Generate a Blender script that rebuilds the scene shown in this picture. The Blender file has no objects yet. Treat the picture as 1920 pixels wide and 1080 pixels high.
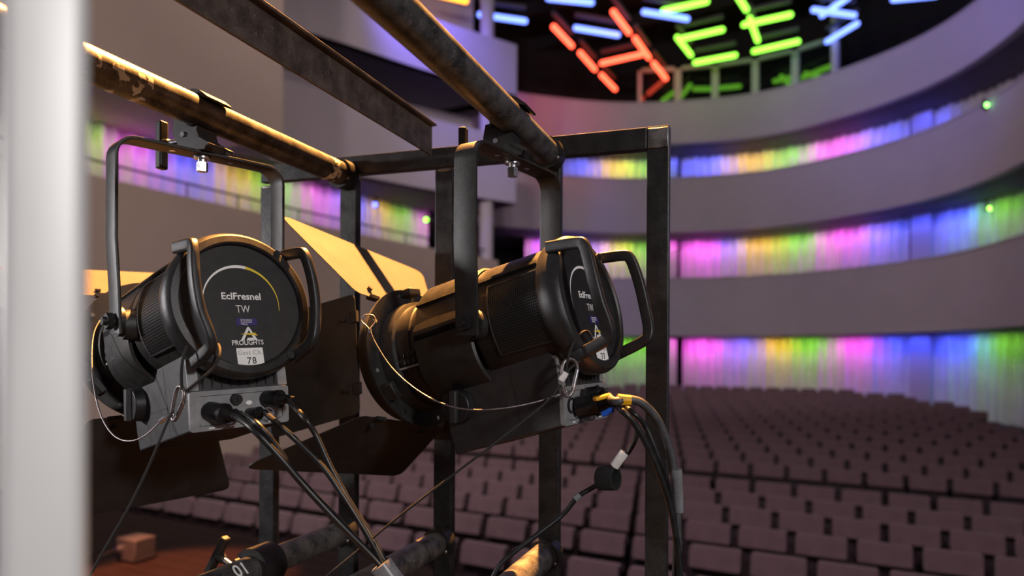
import bpy, bmesh, math, random
from mathutils import Vector, Matrix
random.seed(7)
SC = bpy.context.scene
COL = SC.collection
R = math.radians
# ------------------------------------------------------------------ camera
FPX, CY, ROLL = 1290.0, 668.0, .0055
cd = bpy.data.cameras.new('camera'); cam = bpy.data.objects.new('camera', cd); COL.objects.link(cam)
cd.sensor_width = 36; cd.lens = 36 * FPX / 1920; cd.shift_y = (CY - 540) / 1920
cd.clip_start = .02; cd.clip_end = 200
c, s = math.cos(ROLL), math.sin(ROLL)
cam.matrix_world = Matrix(((c, -s, 0, 0), (0, 0, -1, 0), (s, c, 0, 0), (0, 0, 0, 1)))
cd.dof.use_dof = True; cd.dof.focus_distance = 1.04; cd.dof.aperture_fstop = 2.6
SC.camera = cam
# ------------------------------------------------------------------ world, exposure, big lights
w = bpy.data.worlds.new('world'); SC.world = w; w.use_nodes = True
w.node_tree.nodes['Background'].inputs[0].default_value = (.80, .66, .74, 1)
w.node_tree.nodes['Background'].inputs[1].default_value = .14
SC.view_settings.view_transform = 'Standard'; SC.view_settings.look = 'None'
SC.view_settings.exposure = 0; SC.view_settings.gamma = 1; SC.view_settings.use_curve_mapping = False
def lamp(name, kind, loc, aim, power, col, **kw):
    l = bpy.data.lights.new(name, kind); o = bpy.data.objects.new(name, l); COL.objects.link(o)
    l.energy = power; l.color = col
    for k, v in kw.items(): setattr(l, k, v)
    o.location = loc; o.rotation_euler = (Vector(aim) - Vector(loc)).to_track_quat('-Z', 'Y').to_euler()
    return o
# amber stage spot hanging above the cart, and a white work light from the left wing
lamp('amber_stage_spot', 'SPOT', (.14, 3.2, 4.4), (-.28, 1.24, .1), 17000, (1, .42, .10), spot_size=R(17.5), spot_blend=.35, shadow_soft_size=.05)
lamp('white_wing_light', 'SPOT', (-3.4, .72, .42), (-.3, 1.05, 0), 240, (1, .96, .97), spot_size=R(50), spot_blend=.6, shadow_soft_size=.10)
lamp('white_front_light', 'SPOT', (2.6, -2.9, 1.5), (-.2, 1.0, 0), 440, (1, .97, .95), spot_size=R(34), spot_blend=.6, shadow_soft_size=.25)

# pools of orange and violet stage light near the front edge
lamp('orange_floor_spot', 'SPOT', (-2.6, 3.2, 4.0), (-2.25, 4.55, -1.5), 5200, (1, .30, .12), spot_size=R(17), spot_blend=.5, shadow_soft_size=.05)
lamp('violet_floor_spot', 'SPOT', (-3.9, 3.0, 4.0), (-3.32, 4.6, -1.5), 3000, (.75, .18, .95), spot_size=R(9), spot_blend=.5, shadow_soft_size=.05)
# added unseen spots that brighten the auditorium in place of house light
HR = Matrix.Rotation(-R(28.5), 4, 'Z')
for xx in (-7.5, -3.5, .5):
    lamp('parapet_fill', 'SPOT', HR @ Vector((xx, .6, 8.2)), HR @ Vector((-3.5 + .3 * xx, 24, 8.6)), 900, (1, .84, .90), spot_size=R(72), spot_blend=.55, shadow_soft_size=.5)
lamp('side_wall_fill', 'SPOT', HR @ Vector((2.5, .8, 6.5)), HR @ Vector((-10.5, 9.5, 1.6)), 1900, (1, .82, .76), spot_size=R(64), spot_blend=.7, shadow_soft_size=.5)
lamp('stalls_fill', 'SPOT', HR @ Vector((-3, .6, 6.5)), HR @ Vector((-2.5, 7.5, -1.6)), 1250, (1, .84, .88), spot_size=R(92), spot_blend=1, shadow_soft_size=.5)

# ------------------------------------------------------------------ materials
MATS = {}
def mat(name, col, rough=.5, metal=0, var=0, scale=20, bump=0, bscale=200, emit=None, col2=None, stretch=None, spec=.5, sheen=0, coat=0):
    if name in MATS: return MATS[name]
    m = bpy.data.materials.new(name); m.use_nodes = True; n = m.node_tree.nodes; L = m.node_tree.links
    b = n['Principled BSDF']; b.inputs['Base Color'].default_value = (*col, 1)
    b.inputs['Roughness'].default_value = rough; b.inputs['Metallic'].default_value = metal
    b.inputs['Specular IOR Level'].default_value = spec
    if sheen: b.inputs['Sheen Weight'].default_value = sheen
    if coat: b.inputs['Coat Weight'].default_value = coat
    tc = n.new('ShaderNodeTexCoord'); src = tc.outputs['Object']
    if stretch:
        mp = n.new('ShaderNodeMapping'); mp.inputs['Scale'].default_value = stretch; L.new(src, mp.inputs[0]); src = mp.outputs[0]
    if var or col2:
        t = n.new('ShaderNodeTexNoise'); t.inputs['Scale'].default_value = scale; t.inputs['Detail'].default_value = 6; L.new(src, t.inputs['Vector'])
        r = n.new('ShaderNodeValToRGB'); r.color_ramp.elements[0].position = .35; r.color_ramp.elements[1].position = .68
        a = col; bb = col2 if col2 else tuple(min(1, x * (1 + var)) for x in col)
        if not col2: a = tuple(x * (1 - var) for x in col)
        r.color_ramp.elements[0].color = (*a, 1); r.color_ramp.elements[1].color = (*bb, 1)
        L.new(t.outputs['Fac'], r.inputs['Fac']); L.new(r.outputs['Color'], b.inputs['Base Color'])
        mr = n.new('ShaderNodeMapRange'); mr.inputs['To Min'].default_value = max(0, rough - .1); mr.inputs['To Max'].default_value = min(1, rough + .12)
        L.new(t.outputs['Fac'], mr.inputs['Value']); L.new(mr.outputs[0], b.inputs['Roughness'])
    if bump:
        t2 = n.new('ShaderNodeTexNoise'); t2.inputs['Scale'].default_value = bscale; t2.inputs['Detail'].default_value = 3; L.new(src, t2.inputs['Vector'])
        bp = n.new('ShaderNodeBump'); bp.inputs['Strength'].default_value = bump; bp.inputs['Distance'].default_value = .001
        L.new(t2.outputs['Fac'], bp.inputs['Height']); L.new(bp.outputs[0], b.inputs['Normal'])
    if emit:
        b.inputs['Emission Color'].default_value = (*emit[0], 1); b.inputs['Emission Strength'].default_value = emit[1]
    MATS[name] = m
    return m
def steel_mat(name, dark, light, flakes=None, metal=.75, rough=.42, scuff=.45):
    """worn black steel: dark scale with pale scuffs running in random short strokes; optional bands of peeled white paint along y"""
    m = mat(name, dark, rough, metal, col2=light, scale=38, bump=.25, bscale=140)
    n = m.node_tree.nodes; L = m.node_tree.links; b = n['Principled BSDF']
    ramp = [x for x in n if x.type == 'VALTORGB'][0]; tc = [x for x in n if x.type == 'TEX_COORD'][0]
    w1 = n.new('ShaderNodeTexNoise'); w1.inputs['Scale'].default_value = 190; w1.inputs['Detail'].default_value = 8; w1.inputs['Distortion'].default_value = 2.2
    L.new(tc.outputs['Object'], w1.inputs['Vector'])
    r2 = n.new('ShaderNodeValToRGB'); r2.color_ramp.elements[0].position = .56; r2.color_ramp.elements[1].position = .72
    r2.color_ramp.elements[1].color = (scuff, scuff, scuff, 1); L.new(w1.outputs['Fac'], r2.inputs['Fac'])
    mx = n.new('ShaderNodeMix'); mx.data_type = 'RGBA'; L.new(r2.outputs['Color'], mx.inputs['Factor']); L.new(ramp.outputs['Color'], mx.inputs[6])
    mx.inputs[7].default_value = (.34, .32, .31, 1)
    out = mx.outputs[2]
    if flakes:
        sp = n.new('ShaderNodeSeparateXYZ'); L.new(tc.outputs['Object'], sp.inputs[0])
        nz = n.new('ShaderNodeTexNoise'); nz.inputs['Scale'].default_value = 55; nz.inputs['Detail'].default_value = 5; L.new(tc.outputs['Object'], nz.inputs['Vector'])
        acc = None
        for (y0, y1, th) in flakes:
            mul = None
            for v, op in ((y0, 'GREATER_THAN'), (y1, 'LESS_THAN')):
                g = n.new('ShaderNodeMath'); g.operation = op; L.new(sp.outputs['Y'], g.inputs[0]); g.inputs[1].default_value = v
                if mul is None: mul = g.outputs[0]
                else:
                    mm = n.new('ShaderNodeMath'); mm.operation = 'MULTIPLY'; L.new(mul, mm.inputs[0]); L.new(g.outputs[0], mm.inputs[1]); mul = mm.outputs[0]
            g = n.new('ShaderNodeMath'); g.operation = 'GREATER_THAN'; L.new(nz.outputs['Fac'], g.inputs[0]); g.inputs[1].default_value = th
            mm = n.new('ShaderNodeMath'); mm.operation = 'MULTIPLY'; L.new(mul, mm.inputs[0]); L.new(g.outputs[0], mm.inputs[1])
            if acc is None: acc = mm.outputs[0]
            else:
                ad = n.new('ShaderNodeMath'); ad.operation = 'MAXIMUM'; L.new(acc, ad.inputs[0]); L.new(mm.outputs[0], ad.inputs[1]); acc = ad.outputs[0]
        mf = n.new('ShaderNodeMix'); mf.data_type = 'RGBA'; L.new(acc, mf.inputs['Factor']); L.new(out, mf.inputs[6]); mf.inputs[7].default_value = (.72, .68, .58, 1)
        out = mf.outputs[2]
        inv = n.new('ShaderNodeMath'); inv.operation = 'MULTIPLY_ADD'; L.new(acc, inv.inputs[0]); inv.inputs[1].default_value = -metal; inv.inputs[2].default_value = metal
        L.new(inv.outputs[0], b.inputs['Metallic'])
    L.new(out, b.inputs['Base Color'])
    return m
M_black = mat('black_powder_coat', (.021, .019, .019), .42, .0, spec=.4, var=.25, scale=60, bump=.35, bscale=900)
M_cap = mat('satin_black_casting', (.030, .029, .030), .36, .25, var=.2, scale=40, bump=.3, bscale=1100)
M_face = mat('matt_black_foil', (.016, .016, .018), .5, 0, var=.15, scale=80, bump=.12, bscale=700)
M_box = mat('dark_grey_coated_aluminium', (.030, .029, .030), .45, .1, var=.15, scale=50, bump=.3, bscale=1000)
M_panel = mat('grey_connector_plate', (.30, .30, .31), .42, .3, var=.12, scale=60, bump=.15, bscale=900)
M_rub = mat('black_rubber', (.012, .012, .013), .38, 0, var=.3, scale=90)
M_rubg = mat('grey_rubber_sheath', (.06, .06, .065), .5, 0, var=.2, scale=90, bump=.2, bscale=500)
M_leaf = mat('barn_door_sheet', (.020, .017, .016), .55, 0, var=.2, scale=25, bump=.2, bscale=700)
M_leaf_lit = mat('lit_barn_door_sheet', (.042, .036, .032), .8, 0, var=.12, scale=18, bump=.2, bscale=500)  # lighter copy of the leaf sheet, strong stage light put into its colour
M_zinc = mat('bright_zinc', (.72, .74, .78), .22, 1, var=.1, scale=90)
M_wire = mat('steel_wire', (.24, .21, .21), .4, .8, var=.25, scale=300)
M_white = mat('white_print', (.82, .82, .82), .6)
M_paper = mat('white_label_paper', (.86, .86, .85), .6, var=.03, scale=60)
M_ink = mat('black_ink', (.03, .03, .035), .6)
M_grey = mat('grey_ink', (.35, .35, .37), .6)
M_yell = mat('yellow_print', (.75, .55, .04), .5)
M_navy = mat('navy_sticker', (.03, .02, .14), .5)
M_ytape = mat('yellow_plastic', (.85, .42, .01), .4, var=.1, scale=80)
M_blue = mat('blue_plastic', (.02, .13, .75), .4)
M_tape = mat('clear_tape', (.20, .20, .21), .25, 0, var=.15, scale=60)
M_wtape = mat('white_tape', (.75, .73, .70), .5, var=.1, scale=90)
M_rope = mat('braided_black_rope', (.012, .011, .012), .75, 0, spec=.2, col2=(.05, .047, .047), scale=900)
M_lens = mat('lens_glass', (.10, .08, .12), .08, 0, coat=1)
M_pipe = steel_mat('worn_black_pipe', (.045, .043, .043), (.16, .15, .145), metal=.5, rough=.40, scuff=.8)
M_pipeL = steel_mat('worn_pipe_with_paint', (.05, .046, .045), (.15, .14, .135), scuff=.6, flakes=[(.60, .735, .57), (1.165, 1.195, .47)], metal=.55, rough=.38)
M_frame = steel_mat('black_steel_tube', (.012, .012, .012), (.024, .023, .024), metal=.2, rough=.36, scuff=.10)
M_weld = steel_mat('bare_weld', (.10, .095, .09), (.42, .40, .38), metal=.9, rough=.35)
M_alu = mat('pale_aluminium', (.88, .87, .86), .45, .15, var=.06, scale=6)
M_plaster = mat('lilac_grey_plaster', (.62, .56, .60), .8, 0, var=.05, scale=.6)
M_wallb = mat('warm_lit_plaster', (.68, .545, .455), .8, 0, var=.05, scale=.5)  # plaster with the warm light spill from the stage put into its colour
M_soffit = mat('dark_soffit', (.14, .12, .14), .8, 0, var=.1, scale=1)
M_dark = mat('black_ceiling', (.012, .010, .012), .8, 0, var=.2, scale=1)
M_curt = mat('pale_veil_curtain', (.80, .78, .80), .85, 0, var=.06, scale=3)
M_carpet = mat('plum_carpet', (.045, .022, .027), .95, 0, var=.3, scale=6)
M_seat = mat('mauve_upholstery', (.23, .142, .158), .85, 0, var=.12, scale=8, sheen=.2)
M_seatd = mat('dark_plum_shell', (.030, .014, .018), .6, 0, var=.2, scale=8)
M_stage = mat('stage_boards', (.022, .013, .011), .6, 0, spec=.12, var=.3, scale=3, stretch=(1, 8, 1))
M_metalw = mat('white_painted_metal', (.60, .58, .60), .5, 0, var=.06, scale=3)
M_glass = mat('dark_glass', (.008, .008, .01), .05, 0, spec=.9, coat=.6)

# ------------------------------------------------------------------ mesh helpers
class MB:
    def __init__(s): s.v = []; s.f = []
    def add(s, vs, fs):
        k = len(s.v); s.v += [tuple(v) for v in vs]; s.f += [tuple(i + k for i in f) for f in fs]; return s
    def box(s, c, d, rot=None):
        x, y, z = (q / 2 for q in d); c = Vector(c)
        vs = [Vector((a * x, b * y, e * z)) for a in (-1, 1) for b in (-1, 1) for e in (-1, 1)]
        if rot: vs = [rot @ v for v in vs]
        return s.add([v + c for v in vs], [(0, 1, 3, 2), (4, 6, 7, 5), (0, 4, 5, 1), (2, 3, 7, 6), (0, 2, 6, 4), (1, 5, 7, 3)])
    def cyl(s, p0, p1, r0, r1=None, n=20, caps=True, inner=None):
        p0, p1 = Vector(p0), Vector(p1); r1 = r0 if r1 is None else r1
        d = (p1 - p0).normalized(); u = d.orthogonal().normalized(); w_ = d.cross(u)
        ring = lambda p, r: [p + (u * math.cos(2 * math.pi * i / n) + w_ * math.sin(2 * math.pi * i / n)) * r for i in range(n)]
        vs = ring(p0, r0) + ring(p1, r1); fs = [(i, (i + 1) % n, n + (i + 1) % n, n + i) for i in range(n)]
        if caps: fs += [tuple(range(n - 1, -1, -1)), tuple(range(n, 2 * n))]
        return s.add(vs, fs)
    def lathe(s, prof, n=64, a0=0, a1=2 * math.pi, axis='Y', close=False):
        full = abs(a1 - a0 - 2 * math.pi) < 1e-6; m = n if full else n + 1; vs = []; fs = []
        for i in range(m):
            a = a0 + (a1 - a0) * i / n
            for (y, r) in prof:
                vs.append((r * math.cos(a), y, r * math.sin(a)) if axis == 'Y' else (r * math.cos(a), r * math.sin(a), y))
        k = len(prof)
        for i in range(n):
            j = (i + 1) % m
            for q in range(k if close else k - 1):
                q2 = (q + 1) % k
                fs.append((i * k + q, j * k + q, j * k + q2, i * k + q2))
        if not full and close: fs += [tuple(range(k)), tuple((m - 1) * k + q for q in range(k - 1, -1, -1))]
        return s.add(vs, fs)
    def sweep(s, path, sec, up=None, closed=False, caps=True):
        """sweep a closed 2-D section [(a,b)...] along a 3-D path; a along side vector, b along up-ish vector"""
        P = [Vector(p) for p in path]; n = len(P); k = len(sec); vs = []; fs = []; prev = None
        for i in range(n):
            if closed: t = (P[(i + 1) % n] - P[i - 1]).normalized()
            else: t = (P[min(i + 1, n - 1)] - P[max(i - 1, 0)]).normalized()
            if up is not None: u = Vector(up); sd = t.cross(u).normalized(); b = sd.cross(t)
            else:
                if prev is None: sd = t.orthogonal().normalized()
                else: sd = (prev - t * prev.dot(t)).normalized()
                prev = sd; b = sd.cross(t)
            for (x, y) in sec: vs.append(P[i] + sd * x + b * y)
        m = n if closed else n - 1
        for i in range(m):
            j = (i + 1) % n
            for q in range(k): fs.append((i * k + q, i * k + (q + 1) % k, j * k + (q + 1) % k, j * k + q))
        if caps and not closed: fs += [tuple(range(k - 1, -1, -1)), tuple((n - 1) * k + q for q in range(k))]
        return s.add(vs, fs)
    def tube(s, path, r, n=10, smooth=4, closed=False):
        if smooth and len(path) > 2: path = spline(path, smooth, closed)
        return s.sweep(path, [(r * math.cos(2 * math.pi * i / n), r * math.sin(2 * math.pi * i / n)) for i in range(n)], closed=closed)
    def prism(s, poly, d, T=lambda a, b, h: (a, b, h)):
        n = len(poly); vs = [T(a, b, d[0]) for a, b in poly] + [T(a, b, d[1]) for a, b in poly]
        return s.add(vs, [tuple(range(n - 1, -1, -1)), tuple(range(n, 2 * n))] + [(i, (i + 1) % n, n + (i + 1) % n, n + i) for i in range(n)])
    def ball(s, c, r, n=12, m=8, sc=(1, 1, 1)):
        c = Vector(c); vs = [c + Vector((0, 0, r * sc[2]))]; fs = []
        for j in range(1, m):
            a = math.pi * j / m
            for i in range(n): vs.append(c + Vector((r * sc[0] * math.sin(a) * math.cos(2 * math.pi * i / n), r * sc[1] * math.sin(a) * math.sin(2 * math.pi * i / n), r * sc[2] * math.cos(a))))
        vs.append(c - Vector((0, 0, r * sc[2])))
        for i in range(n):
            fs.append((0, 1 + i, 1 + (i + 1) % n)); fs.append((len(vs) - 1, 1 + (m - 2) * n + (i + 1) % n, 1 + (m - 2) * n + i))
            for j in range(m - 2): fs.append((1 + j * n + i, 1 + (j + 1) * n + i, 1 + (j + 1) * n + (i + 1) % n, 1 + j * n + (i + 1) % n))
        return s.add(vs, fs)
    def mesh(s, name, m, smooth=35):
        me = bpy.data.meshes.new(name); me.from_pydata(s.v, [], s.f)
        bm = bmesh.new(); bm.from_mesh(me); bmesh.ops.recalc_face_normals(bm, faces=bm.faces); 
        if smooth:
            for f in bm.faces: f.smooth = True
            for e in bm.edges:
                if len(e.link_faces) != 2 or e.calc_face_angle(3.2) > R(smooth): e.smooth = False
        bm.to_mesh(me); bm.free(); me.materials.append(m); return me
    def build(s, name, m, parent=None, smooth=35, bevel=0, M=None):
        o = link(name, s.mesh(name, m, smooth), parent, M)
        if bevel: add_bevel(o, bevel)
        return o
def add_bevel(o, wd, seg=2):
    b = o.modifiers.new('bevel', 'BEVEL'); b.width = wd; b.segments = seg; b.limit_method = 'ANGLE'; b.angle_limit = R(40); b.harden_normals = False
def link(name, data, parent=None, M=None):
    o = bpy.data.objects.new(name, data); COL.objects.link(o)
    if parent is not None: o.parent = parent
    if M is not None: o.matrix_basis = M
    return o
def spline(path, k=4, closed=False):
    P = [Vector(p) for p in path]; n = len(P); out = []
    g = (lambda i: P[i % n]) if closed else (lambda i: P[max(0, min(n - 1, i))])
    for i in range(n if closed else n - 1):
        a, b, c_, d = g(i - 1), g(i), g(i + 1), g(i + 2)
        for j in range(k):
            t = j / k
            out.append(.5 * ((2 * b) + (c_ - a) * t + (2 * a - 5 * b + 4 * c_ - d) * t * t + (3 * b - a - 3 * c_ + d) * t ** 3))
    if not closed: out.append(P[-1])
    return out
def tag(o, label=None, cat=None, group=None, kind=None):
    for k, v in (('label', label), ('category', cat), ('group', group), ('kind', kind)):
        if v: o[k] = v
    return o
def thing(name, label, cat, M=None, group=None): return tag(link(name, None, None, M), label, cat, group)
def struct(o): o['kind'] = 'structure'; return o
def rrect(w_, h, r, n=5):
    out = []
    for cx, cy, a0 in ((w_ / 2 - r, h / 2 - r, 0), (-w_ / 2 + r, h / 2 - r, 90), (-w_ / 2 + r, -h / 2 + r, 180), (w_ / 2 - r, -h / 2 + r, 270)):
        for i in range(n): a = R(a0 + 90 * i / (n - 1)); out.append((cx + r * math.cos(a), cy + r * math.sin(a)))
    return out
def round_poly(poly, r, n=5):
    out = []; k = len(poly)
    for i in range(k):
        p = Vector(poly[i]); a = (Vector(poly[i - 1]) - p); b = (Vector(poly[(i + 1) % k]) - p)
        rr = min(r[i] if isinstance(r, (list, tuple)) else r, a.length * .45, b.length * .45)
        p0 = p + a.normalized() * rr; p1 = p + b.normalized() * rr
        for j in range(n):
            t = j / (n - 1); out.append(tuple((1 - t) ** 2 * p0 + 2 * t * (1 - t) * p + t * t * p1))
    return out
def text_mesh(body, size, m, font_w=0, align='CENTER', spacing=1.0):
    cu = bpy.data.curves.new('lettering', 'FONT'); cu.body = body; cu.size = size; cu.align_x = align; cu.align_y = 'CENTER'; cu.extrude = .00015; cu.offset = font_w
    cu.space_character = spacing; cu.resolution_u = 3
    o = bpy.data.objects.new('lettering', cu); COL.objects.link(o); bpy.context.view_layer.update()
    me = bpy.data.meshes.new_from_object(o.evaluated_get(bpy.context.evaluated_depsgraph_get()))
    bpy.data.objects.remove(o); me.materials.clear(); me.materials.append(m); return me
def Wp(px, py, d):
    """the world point seen at pixel (px, py) of the photograph, d metres in front of the lens"""
    u, v = px - 960, py - CY
    return Vector(((c * u + s * v) / FPX * d, d, -(-s * u + c * v) / FPX * d))

# ================================================================== THE HALL
HPSI = R(28.5); HC, HS = math.cos(HPSI), math.sin(HPSI)
HM = Matrix.Rotation(-HPSI, 4, 'Z')
def Hw(x, y, z): return Vector((HC * x + HS * y, -HS * x + HC * y, z))
def Hl(v): return Vector((HC * v[0] - HS * v[1], HS * v[0] + HC * v[1], v[2]))
def hpx(x, y, z):
    v = Hw(x, y, z); u, t = FPX * v[0] / v[1], -FPX * v[2] / v[1]
    return 960 + c * u - s * t, CY + s * u + c * t, v[1]
BACK = spline([(x, y, 0) for x, y in ((-13.2, 17), (-12.4, 18.8), (-10.6, 21), (-8.6, 22.8), (-6.4, 23.85), (-3.6, 24.3), (-.95, 23.4), (1.15, 21.8), (2.44, 19.45), (3.1, 16.5), (3.4, 13), (3.5, 9))], 8)
SIDE = spline([(x, y, 0) for x, y in ((-10.6, -1), (-10.6, 6), (-10.55, 9.3), (-10.2, 13.5), (-9.7, 17.0))], 8)
SIDE2 = spline([(x, y, 0) for x, y in ((-12.9, 9.2), (-12.1, 10.9), (-11.45, 12.4), (-10.5, 14.9), (-9.3, 17.3))], 8)
def offs(curve, d):
    out = []
    for i, p in enumerate(curve):
        t = (curve[min(i + 1, len(curve) - 1)] - curve[max(i - 1, 0)]).normalized()
        out.append(p + Vector((-t.y, t.x, 0)) * d)
    return out
def ring(curve, sec, name, m, smooth=30):
    """sweep a section [(outward offset, z)...] along a plan curve"""
    mb = MB(); n = len(curve); k = len(sec); vs = []; fs = []
    cols = [offs(curve, o_) for o_, _ in sec]
    for i in range(n):
        for q in range(k): vs.append((cols[q][i].x, cols[q][i].y, sec[q][1]))
    for i in range(n - 1):
        for q in range(k): fs.append((i * k + q, i * k + (q + 1) % k, (i + 1) * k + (q + 1) % k, (i + 1) * k + q))
    fs += [tuple(range(k)), tuple((n - 1) * k + q for q in range(k - 1, -1, -1))]
    mb.add(vs, fs); return mb.build(name, m, None, smooth, M=HM)
def rect(o0, o1, z0, z1): return [(o0, z0), (o1, z0), (o1, z1), (o0, z1)]
def sub(curve, a, b): return [p for p in curve if a <= p.y <= b]
# parapets and balcony slabs round the back of the hall
LV = [(.74, 2.72), (4.37, 6.23), (7.46, 8.89)]
for i, (z0, z1) in enumerate(LV):
    struct(ring(BACK, rect(0, .22, z0, z1), 'wall_balcony_back', M_plaster))
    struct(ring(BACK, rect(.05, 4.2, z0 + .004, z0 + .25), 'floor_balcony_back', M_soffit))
    struct(ring(BACK, rect(-.03, .25, z1, z1 + .05), 'trim_%d' % (i + 1), M_plaster))
for i, (z0, z1) in enumerate(((-2.6, 2.72), (4.37, 6.23), (7.46, 8.89))):
    cv = SIDE if i == 0 else SIDE2
    struct(ring(cv, rect(0, .25, z0, z1), 'wall_balcony_left', M_wallb if i == 0 else M_plaster))
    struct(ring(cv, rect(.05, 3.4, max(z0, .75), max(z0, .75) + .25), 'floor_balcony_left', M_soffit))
    if i:   # rounded return at the hall end of the side balcony
        e = cv[-1]; mb = MB(); n = 14
        pl = [(e.x + .0 - 1.6 + 1.6 * math.cos(R(a)), e.y + .5 * math.sin(R(a))) for a in [90 * j / n for j in range(n + 1)]]
        pl += [(e.x - 2.9, e.y + .5), (e.x - 2.9, e.y)]
        mb.prism(pl, (z0, z1)); struct(mb.build('wall_balcony_end', M_plaster, None, 30, M=HM))
struct(ring([p for p in SIDE if p.y < 10.1], rect(-.02, 3.0, 4.37, 13), 'wall_left', M_wallb))
struct(ring(SIDE2, rect(2.4, 2.6, 4.5, 13), 'wall_left_recess', M_plaster))
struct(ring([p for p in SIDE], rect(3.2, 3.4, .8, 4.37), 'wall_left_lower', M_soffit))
# dark upper gallery wall and ceiling
struct(ring(BACK, rect(4.0, 4.2, -3, 13.2), 'wall_back', M_dark))
mb = MB(); mb.box((-4, 12, 13.2), (40, 40, .2)); struct(mb.build('ceiling', M_dark, None, 0, M=HM))
for i in range(9):
    mb = MB(); mb.box((-4, 4 + i * 2.6, 12.6), (22, .18, .5)); struct(mb.build('trim_%d' % (10 + i), M_dark, None, 0, M=HM))
# round column at the end of the side balcony
for (x, y, z0, z1) in ((-9.95, 16.75, -2.6, 12.9),):
    mb = MB(); mb.cyl((x, y, z0), (x, y, z1), .19, n=28); struct(mb.build('trim_20', M_plaster, None, 40, M=HM))
# floor: level in front, gently rising behind the cross aisle
def seat_top(y): return -1.6 if y < 10 else -1.6 + (y - 10) * .7 / 12.2
mb = MB(); ys = [3.9, 10, 14, 18, 22.3, 29]
vs = []; 
for y in ys: vs += [(-14, y, seat_top(y) - .86), (6, y, seat_top(y) - .86)]
mb.add(vs, [(2 * i, 2 * i + 1, 2 * i + 3, 2 * i + 2) for i in range(len(ys) - 1)])
struct(mb.build('floor', M_carpet, None, 0, M=HM))
# stage with board joints
stage = struct(MB().box((-3.2, -.2, -1.62), (18, 8.4, .2)).build('floor_stage', M_stage, None, 0, M=HM))
struct(MB().box((-3.2, 3.95, -2.1), (18, .1, .76)).build('wall_stage_front', M_carpet, None, 0, M=HM))
plank = MB().box((0, 0, 0), (17.9, .145, .02)).mesh('plank', M_stage, 0)
for i in range(16): link('plank', plank, stage, Matrix.Translation((-3.2, 3.92 - i * .15, -1.51)))

# curtains: pleated veils standing behind each parapet, split in bays by piers
def curve_at_px(curve, z, px, lo=None):
    best = min(range(len(curve)), key=lambda i: abs(hpx(curve[i].x, curve[i].y, z)[0] - px) + (1e4 if hpx(curve[i].x, curve[i].y, z)[2] < 1 else 0))
    return best
def resample(cv, step):
    out = [cv[0]]; acc = 0
    for a, b in zip(cv, cv[1:]):
        d = (b - a).length; t = step - acc
        while t <= d: out.append(a.lerp(b, t / d)); t += step
        acc = (acc + d) % step
    return out
def curtain(cv, z0, z1, label, group, wl=.30, amp=.085):
    pts = resample(cv, wl / 6); n = len(pts); mb = MB(); vs = []; fs = []
    for i, p in enumerate(pts):
        t = (pts[min(i + 1, n - 1)] - pts[max(i - 1, 0)]).normalized(); nn = Vector((-t.y, t.x, 0))
        a = amp * math.sin(i / 6 * 2 * math.pi) + .5 * amp * math.sin(i * .37 + 1)
        q = p + nn * a; vs += [(q.x, q.y, z0), (q.x, q.y, z1)]
    fs = [(2 * i, 2 * i + 2, 2 * i + 3, 2 * i + 1) for i in range(n - 1)]
    mb.add(vs, fs); o = mb.build('veil_curtain', M_curt, None, 80, M=HM)
    sm = o.modifiers.new('thickness', 'SOLIDIFY'); sm.thickness = .006
    return tag(o, label, 'curtain', group)
CB = resample(offs(BACK, 1.75), .1); CSD = resample(offs(SIDE, 2.5), .1)
zlev = [(-1.95, .74), (1.0, 4.37), (4.62, 7.46)]
lname = ['behind the rear seats', 'of the lower balcony', 'of the upper balcony']
bays = [(985, 1242, 'bay left of the corner post'), (1278, 1715, 'wide bay right of the cart'), (1752, 2000, 'bay at the right edge')]
for k, (z0, z1) in enumerate(zlev):
    zm = (z0 + z1) / 2
    for a, b, where in bays:
        i, j = curve_at_px(CB, zm, a), curve_at_px(CB, zm, b)
        if b > 1950: j = min(len(CB) - 1, j + 60)
        curtain(CB[i:j], z0, z1, 'colour-lit pleated curtain %s, %s' % (lname[k], where), None)
    for px in (1260, 1733):
        i = curve_at_px(CB, zm, px); p = CB[i]; t = (CB[i + 1] - CB[i - 1]).normalized()
        wd = .32 if px < 1300 else .62
        mb = MB(); mb.box((0, 0, zm), (wd, .35, z1 - z0))
        struct(mb.build('trim_%d' % (30 + k * 2 + (px > 1300)), M_plaster, None, 0, M=HM @ Matrix.Translation((p.x, p.y, 0)) @ Matrix.Rotation(math.atan2(t.y, t.x), 4, 'Z')))
curtain([p for p in CSD if 2 < p.y < 17.2], 1.0, 4.37, 'long pale pleated curtain in coloured light along the left side balcony', None)
# handrail of the left balcony
rl = MB().tube([(p.x, p.y, 2.98) for p in offs(SIDE, .12)], .02, 8, 0)
for i in range(0, len(SIDE), 3): p = offs(SIDE, .12)[i]; rl.cyl((p.x, p.y, 2.7), (p.x, p.y, 2.98), .012, n=6)
tag(rl.build('handrail', M_dark, None, 40, M=HM), 'thin dark handrail on top of the left balcony parapet', 'handrail')
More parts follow.
